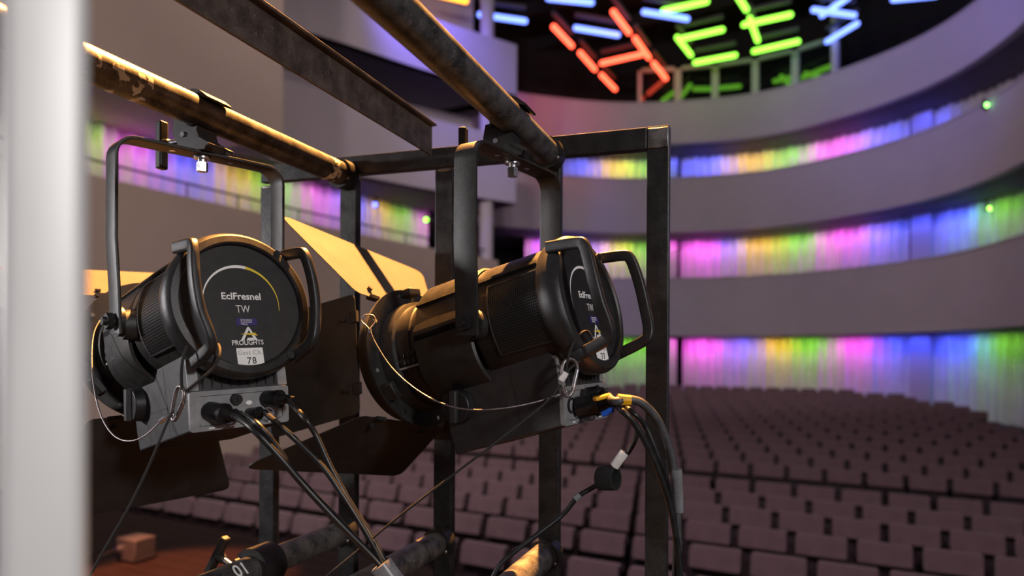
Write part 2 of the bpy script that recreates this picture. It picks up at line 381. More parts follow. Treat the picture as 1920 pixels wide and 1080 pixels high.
# coloured wash lamps above the curtains
MAG, BLU, YEL, GRN, VIO = (1, .10, .85), (.06, .09, 1), (1, .55, .02), (.30, 1, .05), (.42, .20, 1)
washes = {0: [(1150, GRN), (1205, GRN), (1290, MAG), (1330, MAG), (1375, VIO), (1405, BLU), (1440, YEL), (1470, YEL), (1500, GRN), (1540, GRN), (1590, MAG), (1625, MAG), (1660, BLU), (1695, BLU), (1770, BLU), (1815, BLU), (1865, GRN), (1915, GRN)],
          1: [(965, GRN), (1000, MAG), (1040, BLU), (1105, VIO), (1150, YEL), (1200, GRN), (1290, MAG), (1330, MAG), (1365, BLU), (1400, YEL), (1440, YEL), (1480, GRN), (1520, GRN), (1560, MAG), (1600, MAG), (1635, VIO), (1675, BLU), (1770, BLU), (1815, BLU), (1860, GRN), (1910, GRN)],
          2: [(1075, BLU), (1100, BLU), (1135, YEL), (1165, YEL), (1200, GRN), (1300, BLU), (1345, BLU), (1385, YEL), (1425, YEL), (1465, GRN), (1505, GRN), (1545, MAG), (1585, MAG), (1620, VIO), (1665, BLU), (1760, BLU)]}
PW = {MAG: 1.0, BLU: 1.15, YEL: .8, GRN: .62, VIO: 1.0}
def wash_run(cv, z, lst, k):
    ii = [min(max(curve_at_px(cv, z, px), 1), len(cv) - 2) for px, _ in lst]
    for n_, (px, col) in enumerate(lst):
        a = cv[ii[max(n_ - 1, 0)]]; b = cv[ii[min(n_ + 1, len(lst) - 1)]]; p = cv[ii[n_]]
        t = (cv[ii[n_] + 1] - cv[ii[n_] - 1]).normalized(); nn = Vector((-t.y, t.x, 0))
        L_ = min(2.0, max(.4, (b - a).length * .62)); q = p - nn * .5
        o = lamp('curtain_wash_lamp', 'AREA', (0, 0, 0), (0, 0, -1), 6.4 * PW[col] * k * L_, col, shape='RECTANGLE', size=L_, size_y=.06, spread=R(150))
        zl = (Hw(*(p + nn * .02).xy, z - 1.5) - Hw(q.x, q.y, z - .04)).normalized(); xl = Hw(t.x, t.y, 0).normalized(); yl = -zl.cross(xl); 
        o.matrix_world = Matrix.Translation(Hw(q.x, q.y, z - .04)) @ Matrix((xl, yl, -zl)).transposed().to_4x4()
for k, lst in washes.items(): wash_run(CB, zlev[k][1], lst, 1.0)
wash_run(CSD, 4.37, [(120, YEL), (150, GRN), (178, GRN), (212, MAG), (250, MAG), (290, VIO), (330, BLU), (372, BLU), (412, YEL), (445, YEL), (480, GRN), (515, GRN), (545, GRN), (570, MAG), (595, MAG), (620, VIO), (648, BLU), (675, BLU), (695, YEL), (715, YEL), (738, GRN), (762, GRN), (785, MAG), (808, MAG), (838, VIO), (862, BLU), (888, YEL), (915, YEL)], .7)
# the few lamp lenses that show as round glints
for (px, py, d, col, lab) in ((1850, 197, 16.6, (.25, 1, .15), 'small green glinting spotlight above the upper balcony at right'), (1855, 391, 17.0, (.35, 1, .1), 'small green glinting spotlight above the lower balcony at right'),
                              (799, 412, 16.6, (.25, 1, .05), 'small green glinting spotlight over the left balcony curtain'), (703, 384, 15.6, (.12, .15, 1), 'small blue glinting spotlight over the left balcony curtain')):
    p = Wp(px, py, d); e = MB().cyl((0, .12, 0), (0, 0, 0), .05, .06, 16)
    t_ = thing('led_spotlight', lab, 'spotlight', Matrix.Translation(p))
    e.build('housing', M_dark, t_); MB().ball((0, -.005, 0), .05, 14, 8, (1, .35, 1)).build('lens', mat('lens_%d' % px, col, .3, emit=(col, 7)), t_)
    MB().box((0, .09, .12), (.03, .03, .2)).build('bracket', M_dark, t_)

# added unseen spots that strengthen the tubes' colour on the top parapets
for nm, px, py, d, tgt, pw_, col_ in (('tube_colour_fill', 760, -200, 15.5, (800, 90, 18.5), 1250, (.22, .16, 1)), ('tube_colour_fill', 1700, -260, 12.5, (1760, 80, 18), 700, (.25, .22, 1)), ('tube_colour_fill', 1060, -120, 17.0, (1045, 225, 23.6), 420, (1, .06, .05))):
    lamp(nm, 'SPOT', Wp(px, py, d), Wp(*tgt), pw_, col_, spot_size=R(75 if col_[2] > .5 else 42), spot_blend=1, shadow_soft_size=.3)
# gallery windows behind the top parapet
wc = offs(BACK, 1.35); pxs = [1197, 1270, 1341, 1416, 1492, 1574]
wpts = [wc[curve_at_px(wc, 9.5, 1197)]]
fine = resample(wc, .03); wpts = [fine[curve_at_px(fine, 9.5, px)] for px in pxs]
for i in range(5):
    a, b = wpts[i], wpts[i + 1]; L_ = (b - a).length; ang = math.atan2(b.y - a.y, b.x - a.x); T = HM @ Matrix.Translation(((a.x + b.x) / 2, (a.y + b.y) / 2, 0)) @ Matrix.Rotation(ang, 4, 'Z')
    wd = struct(MB().box((0, .06, 9.15), (L_ - .02, .02, 2.9)).build('window_%d' % (i + 1), M_glass, None, 0, M=T))
    for x in (-L_ / 2 + .06, L_ / 2 - .06): MB().box((x, 0, 9.15), (.13, .1, 2.9)).build('window_post', M_metalw, wd)
    MB().box((0, 0, 10.62), (L_ - .27, .1, .14)).build('window_rail', M_metalw, wd)
for px in (1574,):
    p = wpts[-1]; mb = MB().cyl((p.x - .1, p.y - .5, 8), (p.x - .1, p.y - .5, 12.5), .13, n=20); struct(mb.build('trim_21', M_plaster, None, 40, M=HM))

# hanging LED tubes
TZ = 10.3
RED_E, GRN_E, BLU_E, ORA_E = (1, .085, .038), (.29, 1, .055), (.16, .26, 1), (1, .35, .02)
M_tube = {'red': mat('red_tube_glow', (.8, .3, .2), .4, emit=(RED_E, 4.8)), 'green': mat('green_tube_glow', (.5, .8, .2), .4, emit=(GRN_E, 3.0)),
          'blue': mat('blue_tube_glow', (.3, .4, .9), .4, emit=(BLU_E, 3.2)), 'orange': mat('orange_tube_glow', (.9, .5, .1), .4, emit=(ORA_E, 4))}
tubes = [('blue', 897, 27, 987, 40, 'lone one at far left'), ('blue', 1025, -4, 1112, 5, 'cut by the top edge left of the red tubes'), ('blue', 1077, 52, 1161, 66, 'between the red tubes'), ('blue', 1205, 22, 1291, 36, 'touching a green tube end'),
         ('blue', 1523, 18, 1604, 29, 'crossing another at right'), ('blue', 1539, 30, 1592, -6, 'steep one crossing at right'), ('blue', 1549, 79, 1609, 43, 'slanting above the top parapet at right'), ('blue', 1672, -1, 1758, -9, 'cut by the top edge at far right'),
         ('orange', 815, -12, 876, 2, 'at the top edge left of the blue ones'),
         ('red', 1037, 49, 1073, 87, 'upper left of the red ones'), ('red', 1087, 98, 1116, 131, 'middle of the left red diagonal'), ('red', 1127, 140, 1154, 168, 'lowest of the left red diagonal'), ('red', 1126, 119, 1206, 101, 'red crossbar'),
         ('red', 1149, 21, 1180, 62, 'topmost of the right red diagonal'), ('red', 1190, 71, 1217, 109, 'touching the red crossbar'), ('red', 1225, 118, 1249, 148, 'lowest of the right red diagonal'),
         ('green', 1241, 21, 1328, 2, 'topmost at left'), ('green', 1269, 69, 1296, 104, 'steep one forming a corner'), ('green', 1276, 73, 1357, 55, 'flat one forming a corner'), ('green', 1301, 118, 1381, 103, 'lowest of the left greens'),
         ('green', 1384, -6, 1400, 19, 'steep one cut by the top edge'), ('green', 1392, 47, 1485, 27, 'long bar of the green cross'), ('green', 1405, 33, 1421, 77, 'short bar of the green cross'), ('green', 1411, 97, 1499, 77, 'lowest of the right greens')]
for (cn, x0, y0, x1, y1, where) in tubes:
    zt = TZ + (.22 if where in ('red crossbar', 'steep one crossing at right', 'steep one forming a corner', 'short bar of the green cross', 'topmost at left') else 0)
    # intersect the sight lines with the hanging height
    def hit(px, py): v = Wp(px, py, 1); return v * (zt / v.z)
    a, b = hit(x0, y0), hit(x1, y1); m_ = (a + b) / 2; v = b - a; L_ = v.length; ang = math.atan2(v.y, v.x)
    t_ = thing('led_tube', 'glowing %s tube under the ceiling, %s' % (cn, where), 'tube light', Matrix.Translation(m_) @ Matrix.Rotation(ang, 4, 'Z'), 'glowing %s ceiling tubes' % cn)
    MB().cyl((-L_ / 2 + .05, 0, 0), (L_ / 2 - .05, 0, 0), .085, n=16).ball((-L_ / 2 + .05, 0, 0), .085).ball((L_ / 2 - .05, 0, 0), .085).build('tube', M_tube[cn], t_, 60)
    MB().box((0, 0, .42), (L_ * .96, .12, .1)).build('housing', M_soffit, t_, 0)
    for e in (-1, 1): MB().cyl((e * L_ * .4, 0, .06), (e * L_ * .4, 0, .4), .012, n=6).build('hanger', M_dark, t_)
    MB().cyl((0, 0, .45), (0, 0, 13.2 - zt), .01, n=6).build('drop_wire', M_dark, t_)

# auditorium seats
def seat_meshes():
    back = MB().prism(round_poly([(-.210, .685), (-.210, .86), (.210, .86), (.210, .685)], .02, 4), (0, .06), lambda a, b, h: (a, -.02 + h + (b - .5) * .22, b))
    shell = MB().prism(round_poly([(-.205, .08), (-.205, .82), (.205, .82), (.205, .08)], .03, 3), (0, .03), lambda a, b, h: (a, .045 + h + (b - .5) * .22, b))
    cush = MB().box((0, -.06, .42), (.43, .13, .30), Matrix.Rotation(-.12, 3, 'X'))
    arm = MB().box((0, -.12, .60), (.045, .36, .04)).box((0, .02, .31), (.035, .10, .62))
    return [('backrest', back.mesh('backrest', M_seat, 40)), ('seat_shell', shell.mesh('seat_shell', M_seatd, 40)), ('seat_cushion', cush.mesh('seat_cushion', M_seatd, 0)), ('armrest', arm.mesh('armrest', M_seatd, 0))]
SM = seat_meshes(); rows = [4.97, 5.83, 6.69, 7.54, 8.36, 9.22, 10.6] + [11.42 + .82 * i for i in range(14)]
words = ['first', 'second', 'third', 'fourth', 'fifth', 'sixth', 'seventh', 'eighth', 'ninth', 'tenth', 'eleventh', 'twelfth', 'thirteenth', 'fourteenth', 'fifteenth', 'sixteenth', 'seventeenth', 'eighteenth', 'nineteenth', 'twentieth', 'twenty-first']
inner_b = offs(BACK, -1.0)
def inside(x, y):
    if y < 15: return -9.6 < x < 2.6
    poly = inner_b; q = False; j = len(poly) - 1
    pp = [(p.x, p.y) for p in poly]
    for i in range(len(pp)):
        if (pp[i][1] > y) != (pp[j][1] > y) and x < (pp[j][0] - pp[i][0]) * (y - pp[i][1]) / (pp[j][1] - pp[i][1]) + pp[i][0]: q = not q
        j = i
    return q and x > -9.2
far = MB(); nseat = 0; fard = {'b': MB(), 's': MB()}
ords = words + ['twenty-second', 'twenty-third', 'twenty-fourth', 'twenty-fifth', 'twenty-sixth', 'twenty-seventh']
for ri, y in enumerate(rows):
    nrow = 0
    zt = seat_top(y); x0 = -9.5 + (.25 if ri % 2 else 0)
    for k in range(27):
        x = x0 + k * .5
        if not inside(x, y): continue
        px, py, d = hpx(x, y, zt)
        if not (-40 < px < 1965 and py < 1100): continue
        T = HM @ Matrix.Translation((x, y, zt - .86))
        if nseat < 300 and ri < 14:
            t_ = thing('auditorium_seat', 'mauve tip-up seat, %s from the left in the %s row from the stage' % (ords[nrow], words[ri]), 'seat', T, 'auditorium seats'); nseat += 1; nrow += 1
            for nm, me in SM: link(nm, me, t_)
        else:
            for key, names in (('b', ('backrest',)), ('s', ('seat_shell', 'seat_cushion'))):
                for nm, me in SM:
                    if nm in names: fard[key].add([T @ v.co for v in me.vertices], [tuple(f.vertices) for f in me.polygons])
t_ = tag(fard['b'].build('rear_seat_rows', M_seat, None, 40), 'dense rows of mauve seat backs at the rear of the stalls', 'seats', None, 'stuff')
o = fard['s'].build('seat_shells', M_seatd, t_, 40); o['kind'] = 'stuff'
# seat tops showing over the lower balcony parapet
bc = offs(BACK, .75); fb = resample(bc, .05)
for k, px in enumerate((1338, 1370, 1402, 1434, 1466, 1498, 1530, 1562, 1594, 1626)):
    i = curve_at_px(fb, 2.7, px); p = fb[i]; t = (fb[i + 1] - fb[i - 1]).normalized()
    T = HM @ Matrix.Translation((p.x, p.y, 1.0)) @ Matrix.Rotation(math.atan2(t.y, t.x), 4, 'Z')
    b_ = thing('balcony_seat', 'dark seat back, %s from the left, just showing over the lower balcony parapet' % words[k], 'seat', T, 'seats on the lower balcony')
    MB().prism(round_poly([(-.24, .9), (-.24, 1.84), (.24, 1.84), (.24, .9)], .06, 4), (0, .08), lambda a, b, h: (a, h, b)).build('backrest', M_seatd, b_)
    MB().box((0, -.2, .92), (.46, .4, .1)).build('seat', M_seatd, b_); MB().box((0, -.1, .45), (.06, .06, .9)).build('pedestal', M_dark, b_)

# small box with its cable on the stage edge
p = Wp(255, 1049, 5.02); p.z = -1.5
t_ = thing('floor_box', 'small grey box with a cable standing at the stage edge, lower left', 'box', Matrix.Translation(p) @ Matrix.Rotation(R(-24), 4, 'Z'))
MB().box((0, 0, .09), (.20, .17, .16)).build('housing', mat('grey_box_paint', (.08, .075, .075), .5, var=.1), t_, bevel=.008)
MB().cyl((-.06, -.085, .09), (-.06, -.115, .09), .028, n=14).build('socket', M_zinc, t_)
MB().tube([(-.06, -.11, .09), (-.09, -.22, .07), (-.2, -.26, .02), (-.32, -.2, .014), (-.36, -.06, .014)], .011, 8).build('cable', M_rub, t_)
MB().box((0, 0, .005), (.16, .14, .01)).build('rubber_foot', M_rub, t_)

# ================================================================== THE STEEL CART
PSI = .35; CM = Matrix.Rotation(-PSI, 4, 'Z')
def Cw(x, y, z): return CM @ Vector((x, y, z))
Y0, ZT, ZP, ZL = 1.2484, .4151, .379, -.3708
POSTS = [-1.055, -.8475, -.6231, -.4009, -.1991]; XL, XR = -.8344 + .004, -.3804
cart = thing('steel_cart', 'black steel cart frame with posts and scuffed pipes carrying the lamps', 'cart', CM)
FL = -1.38
for i, x in enumerate(POSTS):
    po = MB().box((x + .02, Y0 + .01, (ZT + FL) / 2 - .02 * (i < 4)), (.04, .02, ZT - FL - .04 * (i < 4))).build('post', M_frame, cart, 0, bevel=.002)
    if i == 4: MB().box((x + .02, Y0 - .0012, ZT - .022), (.036, .003, .036)).build('weld', M_weld, po, bevel=.001)
    else: MB().ball((x + .02, Y0 - .0002, ZT - .042), .006, 12, 8, (2.6, .2, .5)).build('weld', M_weld, po)
xa, xb = POSTS[0] - .0, POSTS[4]
MB().add([(x_, Y0 + y_, ZT + dz + z_) for x_, dz in ((xa, .009), (xb, 0)) for y_ in (0, .02) for z_ in (-.04, 0)], [(0, 1, 3, 2), (4, 6, 7, 5), (0, 4, 5, 1), (2, 3, 7, 6), (0, 2, 6, 4), (1, 5, 7, 3)]).build('top_beam', M_frame, cart, 0, bevel=.002)
MB().box(((xa + xb) / 2 + .02, Y0 + .01, FL + .02), (xb - xa, .018, .04)).build('bottom_beam', M_frame, cart, 0, bevel=.002)
NEAR = -.62
def pipe(x, z, m, y0=NEAR):
    r = .02415; p_ = MB().cyl((x, y0, z), (x, Y0 - .004, z), r, n=40).build('pipe', m, cart, 40)
    MB().lathe([(Y0 - .03, r + .0005), (Y0 - .03, r + .006), (Y0 - .001, r + .0065), (Y0 - .001, r + .0005)], 40, close=True).build('collar', M_frame, p_, 40, M=Matrix.Translation((x, 0, z)))
    MB().ball((x + .022, Y0 - .028, z - .012), .005, 10, 6).build('weld', M_weld, p_)
    return p_
pipe(XL, ZP, M_pipeL); pipe(XR, ZP, M_pipe)
lp = [pipe(POSTS[k] + .02, ZL, M_pipe, -.2) for k in (1, 2, 3)]
# angle bar lying on the top beam
ab = MB().box((-.632, (NEAR + Y0) / 2, ZT + .0205), (.005, Y0 - NEAR, .063)).box((-.6245, (NEAR + Y0) / 2, ZT + .0495), (.011, Y0 - NEAR, .005))
ab.build('angle_bar', steel_mat('brown_angle_iron', (.06, .048, .044), (.13, .105, .095), metal=.5, rough=.4), cart, 0, bevel=.001)
# near end frame and feet, behind the camera
for x in (POSTS[0], POSTS[4]):
    MB().box((x + .02, NEAR - .01, (ZT + FL) / 2), (.04, .02, ZT - FL)).build('post', M_frame, cart, 0, bevel=.002)
    MB().box((x + .02, (NEAR + Y0) / 2, FL + .02), (.035, Y0 - NEAR - .02, .038)).build('side_rail', M_frame, cart, 0, bevel=.002)
    for y in (NEAR, Y0):
        MB().cyl((x, y, FL - .06), (x + .04, y, FL - .06), .06, n=24).box((x + .02, y, FL - .008), (.06, .06, .02)).build('castor', M_rub, cart)
MB().box(((xa + xb) / 2 + .02, NEAR - .01, ZT - .02), (xb - xa - .01, .018, .04)).build('top_beam', M_frame, cart, 0, bevel=.002)
MB().box(((xa + xb) / 2 + .02, NEAR - .01, FL + .02), (xb - xa - .01, .018, .04)).build('bottom_beam', M_frame, cart, 0, bevel=.002)
# painted number on the lower left pipe (upside down for the viewer)
o = link('lettering', text_mesh('10', .032, M_paper, .0004), lp[0]); pos = Vector((POSTS[1] + .02, .915, ZL))
nrm = Vector((.72, -.0, .69)); yv = Vector((0, 1, 0)); 
xax = -yv; zax = nrm.normalized(); yax = zax.cross(xax)
o.matrix_basis = Matrix.Translation(pos + zax * .0246) @ Matrix((xax, yax, zax)).transposed().to_4x4()

# pale upright close to the lens
pw = Wp(84, 668, .285)
t_ = thing('upright_post', 'pale grey upright post close to the camera at the left edge', 'post', Matrix.Translation((pw.x, pw.y, 0)) @ Matrix.Rotation(R(30), 4, 'Z'))
MB().prism(rrect(.030, .024, .006, 6), (-1.47, .9)).build('tube', M_alu, t_, 50)
MB().prism(rrect(.16, .16, .01, 4), (-1.5, -1.465)).build('base_plate', M_frame, t_, 50)
MB().prism(rrect(.031, .025, .006, 6), (.9, .908)).build('end_cap', M_rub, t_, 50)

# ================================================================== THE TWO STAGE LIGHTS
def clampset(root, M, prof_mat, handle=True, full=False):
    """pipe clamp: pipe runs along local y through the origin, yoke plate underneath"""
    w2 = .026; r0, r1 = .0250, .0315
    arc = lambda r, a0, a1, n=18: [(r * math.cos(R(a0 + (a1 - a0) * i / n)), r * math.sin(R(a0 + (a1 - a0) * i / n))) for i in range(n + 1)]
    up = arc(r1, 205, 48) + [(.0300, .0165), (.0275, .0140)] + arc(r0, 44, 205)
    if full: up = arc(.0365, 172, -42) + arc(r0, -42, 172)
    TT = lambda a, b, h: (a, h, b)
    a_ = MB().prism(up, (-w2, w2), TT).build('clamp_jaw', prof_mat, root, 40, M=M)
    lo = [(-.040, -.008), (-.044, -.030), (-.030, -.056), (-.016, -.062), (.020, -.062), (.026, -.052), (.008, -.040), (.004, -.030)] + arc(r0 + .0005, -75, -165, 12)
    b_ = MB().prism(lo, (-.021, .021), TT).build('clamp_body', prof_mat, root, 40, M=M)
    for sgn in (-1, 1):
        MB().cyl((-.022, sgn * .021, -.036), (-.022, sgn * .0235, -.036), .0042, n=12).build('screw', M_zinc, b_)
        MB().box((.020, sgn * .020, -.050), (.030, .012, .004), Matrix.Rotation(.5, 3, 'Y')).build('clamp_foot', prof_mat, b_)
    MB().cyl((-.030, 0, -.036), (-.085, 0, -.040), .0055, n=12).build('wing_bolt', M_zinc, a_)
    if handle: MB().box((-.088, 0, -.040), (.013, .016, .078)).cyl((-.086, 0, -.040), (-.070, 0, -.039), .010, .008, 14).build('wing_handle', M_black, a_, bevel=.003)
CACHE = {}
def cached(name, m, smooth, fn):
    if name not in CACHE: CACHE[name] = fn().mesh(name.split('#')[0], m, smooth)
    return CACHE[name]
def leaf_poly(xh, xo, L_, r): return round_poly([(-xh, 0), (-xo, L_), (xo, L_), (xh, 0)], [.012, r, r, .012], 7)
TXT = {}
def txt(key, *a, **k):
    if key not in TXT: TXT[key] = text_mesh(*a, **k)
    return TXT[key]
def stage_light(label, pose, xpipe, number, beta, leaves, leaf_top_mat):
    x, y, z, yaw, pit, ro = pose
    F4 = Matrix.Translation((x, y, z)) @ Matrix.Rotation(yaw, 4, 'Z') @ Matrix.Rotation(-pit, 4, 'X') @ Matrix.Rotation(ro, 4, 'Y')
    piv = F4 @ Vector((0, .145, .0023))
    RM = Matrix.Translation(piv) @ Matrix.Rotation(yaw, 4, 'Z'); RI = RM.inverted()
    root = thing('stage_light', label, 'stage light', RM, 'stage lights on the cart')
    B = RI @ F4
    def part(name, m, fn, parent=None, smooth=35, bevel=0, key=None, M=None):
        o_ = link(name, cached((name + '#' + (key or '')), m, smooth, fn), root if parent is None else parent, (M if M is not None else (B if parent is None else None)))
        if bevel: add_bevel(o_, bevel)
        return o_
    # --- rear cap with printed face
    cap = part('rear_cap', M_cap, lambda: MB().lathe([(.006, .0885), (-.002, .0895), (-.0045, .092), (-.003, .101), (.001, .105), (.008, .1075), (.020, .107), (.032, .104), (.038, .099)], 96))
    face = part('face_panel', M_face, lambda: MB().lathe([(.004, 0.0), (.004, .0883)], 72))
    FP = Matrix(((1, 0, 0, 0), (0, 0, -1, .0034), (0, 1, 0, 0), (0, 0, 0, 1)))      # print plane: x right, y up, facing the rear
    def pr(name, me, px_, pz_, lift=0, sx=1): return link(name, me, face, Matrix.Translation((0, -lift, 0)) @ FP @ Matrix.Translation((px_, pz_, 0)) @ Matrix.Diagonal((sx, 1, 1, 1)))
    pr('lettering', txt('ecl', 'EclFresnel', .0140, M_white, .00028), 0.0, .0120, sx=1.05)
    pr('lettering', txt('tw', 'TW', .0160, M_white, -.0001), .0, -.0070, sx=.80)
    pr('lettering', txt('pro', 'PROLiGHTS', .0100, M_white, .0001), .001, -.0560, sx=.92)
    pr('sticker', cached('sticker', M_navy, 0, lambda: MB().box((0, 0, 0), (.031, .0105, .0002))), .003, -.0255)
    for i, ww in enumerate(('Schouwburg', 'Concertzaal', 'Tilburg')): pr('lettering', txt('st%d' % i, ww, .0034, M_paper, 0, 'LEFT'), -.006, -.0225 - .0031 * i, .0004)
    def arcm(a0, a1, w0, w1, r=.0567, n=40):
        mb = MB(); vs = []
        for i in range(n + 1):
            t = i / n; a = R(a0 + (a1 - a0) * t); ww = (w0 + (w1 - w0) * t) / 2
            vs += [(math.cos(a) * (r - ww), math.sin(a) * (r - ww), 0), (math.cos(a) * (r + ww), math.sin(a) * (r + ww), 0)]
        return mb.add(vs, [(2 * i, 2 * i + 1, 2 * i + 3, 2 * i + 2) for i in range(n)])
    pr('printed_arc', cached('arcw', M_white, 0, lambda: arcm(190, 78, .0006, .0046)), 0, 0)
    pr('printed_arc', cached('arcy', M_yell, 0, lambda: arcm(78, -9, .0042, .0006)), 0, 0)
    pr('logo', cached('logo', M_white, 0, lambda: MB().add([(-.012, -.009, 0), (-.0075, -.009, 0), (.0022, .007, 0), (0, .0105, 0), (.0025, .0105, 0), (.0135, -.009, 0), (.0085, -.009, 0), (-.0035, -.009, 0), (-.0012, -.0052, 0), (.0062, -.0052, 0)],
        [(0, 1, 2, 3), (3, 4, 5, 6), (7, 8, 9, 6)])), .003, -.0435)
    pr('logo_stripe', cached('logoy', M_yell, 0, lambda: MB().add([(-.012, .0005, .0002), (.010, .0022, .0002), (.0145, -.0022, .0002), (-.004, -.0006, .0002)], [(0, 1, 2, 3)])), .003, -.0435)
    lb = pr('label', cached('label', M_paper, 0, lambda: MB().box((0, 0, 0), (.0395, .027, .0003))), .002, -.0772, .0005)
    link('lettering', txt('gast', 'Gast Ch.', .0092, M_grey, 0, spacing=1.12), lb, Matrix.Translation((0, .0065, .0004)))
    link('lettering', txt('n' + number, number, .0135, M_ink, .0001, spacing=1.15), lb, Matrix.Translation((.001, -.0055, .0004)))
    # --- cap screws
    for i, a in enumerate((52, 128, 232, 308)):
        part('screw_hole', M_rub, lambda a=a: MB().cyl((.099 * math.cos(R(a)), -.0052, .099 * math.sin(R(a))), (.099 * math.cos(R(a)), .004, .099 * math.sin(R(a))), .0055, n=16), parent=cap, key=str(a))
    # --- side handles
    hs = rrect(.017, .012, .0035, 4)
    for sg in (-1, 1):
        def hfn(sg=sg):
            path = [(sg * .080, .012, .081), (sg * .080, -.034, .072), (sg * .082, -.045, .065), (sg * .0855, -.048, .042), (sg * .087, -.049, .012), (sg * .085, -.049, -.02), (sg * .079, -.050, -.047), (sg * .075, -.047, -.062), (sg * .073, -.036, -.070), (sg * .074, .012, -.080)]
            return MB().sweep(spline(path, 5), hs, up=(1, 0, 0))
        part('handle', M_cap, hfn, key=str(sg))
    # --- rear housing with vents
    rh = part('rear_housing', M_black, lambda: MB().lathe([(.034, .095), (.036, .0985), (.150, .1005), (.153, .099)], 80))
    for sg in (-1, 1):
        def vent(sg=sg):
            mb = MB(); r = .1022; nu, nv = 27, 26; y0, y1, a0, a1 = .026, .118, -29, 31; hw = .0006
            pt = lambda yy, aa, rr: (sg * rr * math.cos(R(aa)), yy, rr * math.sin(R(aa)))
            for i in range(nv + 1):
                aa = a0 + (a1 - a0) * i / nv; vs = []
                for yy in (y0, y1):
                    for da in (-.30, .30): vs.append(pt(yy, aa + da, r))
                mb.add(vs, [(0, 1, 3, 2)])
            for j in range(nu + 1):
                yy = y0 + (y1 - y0) * j / nu; vs = []; n = 16
                for i in range(n + 1):
                    aa = a0 + (a1 - a0) * i / n; vs += [pt(yy - hw * .8, aa, r), pt(yy + hw * .8, aa, r)]
                mb.add(vs, [(2 * i, 2 * i + 1, 2 * i + 3, 2 * i + 2) for i in range(n)])
            return mb
        vg = part('vent_grille', mat('grille_steel', (.05, .048, .047), .35, .5), vent, key=str(sg), smooth=0)
        def vframe(sg=sg):
            pt = lambda yy, aa, rr=.1018: Vector((sg * rr * math.cos(R(aa)), yy, rr * math.sin(R(aa))))
            path = [pt(.024, -30 + 62 * i / 14) for i in range(15)] + [pt(.024 + .096 * i / 6, 32) for i in range(1, 7)] + [pt(.120, 32 - 62 * i / 14) for i in range(1, 15)] + [pt(.120 - .096 * i / 6, -30) for i in range(1, 6)]
            return MB().sweep(path, rrect(.003, .003, .001, 3), closed=True)
        part('vent_frame', M_cap, vframe, key=str(sg))
        def vpit(sg=sg):
            pt = lambda yy, aa, rr=.1007: (sg * rr * math.cos(R(aa)), yy, rr * math.sin(R(aa)))
            mb = MB(); vs = []; n = 16
            for i in range(n + 1): aa = -29 + 60 * i / n; vs += [pt(.026, aa), pt(.118, aa)]
            return mb.add(vs, [(2 * i, 2 * i + 1, 2 * i + 3, 2 * i + 2) for i in range(n)])
        part('vent_backing', mat('vent_black', (.002, .002, .002), .9), vpit, key=str(sg), parent=vg)
        # long cooling groove strip beside the vent
        part('groove', M_rub, lambda sg=sg: MB().box((sg * .0775, .150, .0665), (.006, .23, .006), Matrix.Rotation(R(-sg * 41), 3, 'Y')), key=str(sg))
    # --- front housing: faceted shell with a lip along each side
    def fh():
        sec = round_poly([(-.1045, .020), (-.070, .079), (-.032, .1035), (.032, .1035), (.070, .079), (.1045, .020), (.1045, -.05), (.062, -.098), (-.062, -.098), (-.1045, -.05)], [.004, .03, .03, .03, .03, .004, .03, .03, .03, .03], 6)
        mb = MB(); n = len(sec); vs = []; fs = []
        st = [(.155, .965), (.158, 1.0), (.262, 1.0), (.266, .985), (.266, .84)]
        for yy, k in st: vs += [(a * k, yy, b * k) for a, b in sec]
        for j in range(len(st) - 1): fs += [(j * n + i, j * n + (i + 1) % n, (j + 1) * n + (i + 1) % n, (j + 1) * n + i) for i in range(n)]
        return mb.add(vs, fs)
    fho = part('front_housing', M_black, fh, smooth=30)
    for sg in (-1, 1):
        part('side_lip', M_black, lambda sg=sg: MB().box((sg * .1015, .212, .012), (.006, .104, .014)), key=str(sg), bevel=.002, parent=fho)
        part('pivot_boss', M_black, lambda sg=sg: MB().cyl((sg * .095, .145, .0023), (sg * .1165, .145, .0023), .024, .021, 28), key=str(sg))
    # --- lens tube, focus scale, flange
    lt = part('lens_tube', M_black, lambda: MB().lathe([(.25, .088), (.285, .088), (.287, .0905), (.293, .0905), (.295, .088), (.318, .088), (.320, .094), (.345, .097)], 72))
    for sg in (-1, 1):
        def teeth(sg=sg):
            mb = MB()
            for i in range(4):
                for j in range(2): mb.box((sg * .0885, .272 + i * .011, -.006 - j * .012), (.006, .007, .008))
            return mb
        part('focus_teeth', M_rub, teeth, key=str(sg), parent=lt, bevel=.001)
        part('scale_strip', M_panel, lambda sg=sg: MB().box((sg * .0868, .293, -.026), (.003, .05, .003)), key=str(sg), parent=lt)
    part('front_lens', M_lens, lambda: MB().lathe([(.352, 0), (.350, .03), (.344, .06), (.335, .0855)], 48), parent=lt)
    def flange():
        mb = MB(); mb.lathe([(.346, .092), (.346, .124), (.3495, .124), (.3495, .092)], 72, close=True); return mb
    fl = part('front_flange', M_black, flange)
    for a in range(0, 360, 45):
        part('rivet', M_zinc, lambda a=a: MB().cyl((.112 * math.cos(R(a + 10)), .3445, .112 * math.sin(R(a + 10))), (.112 * math.cos(R(a + 10)), .3465, .112 * math.sin(R(a + 10))), .0035, n=10), parent=fl, key=str(a))
    for i, a in enumerate((90, 210, 330)):
        part('flange_clip', M_black, lambda a=a: MB().box((.115 * math.cos(R(a)), .338, .115 * math.sin(R(a))), (.03, .03, .012), Matrix.Rotation(R(90 - a), 3, 'Y')), parent=fl, key=str(a), bevel=.002)
    # --- power box underneath
    BW = .0748
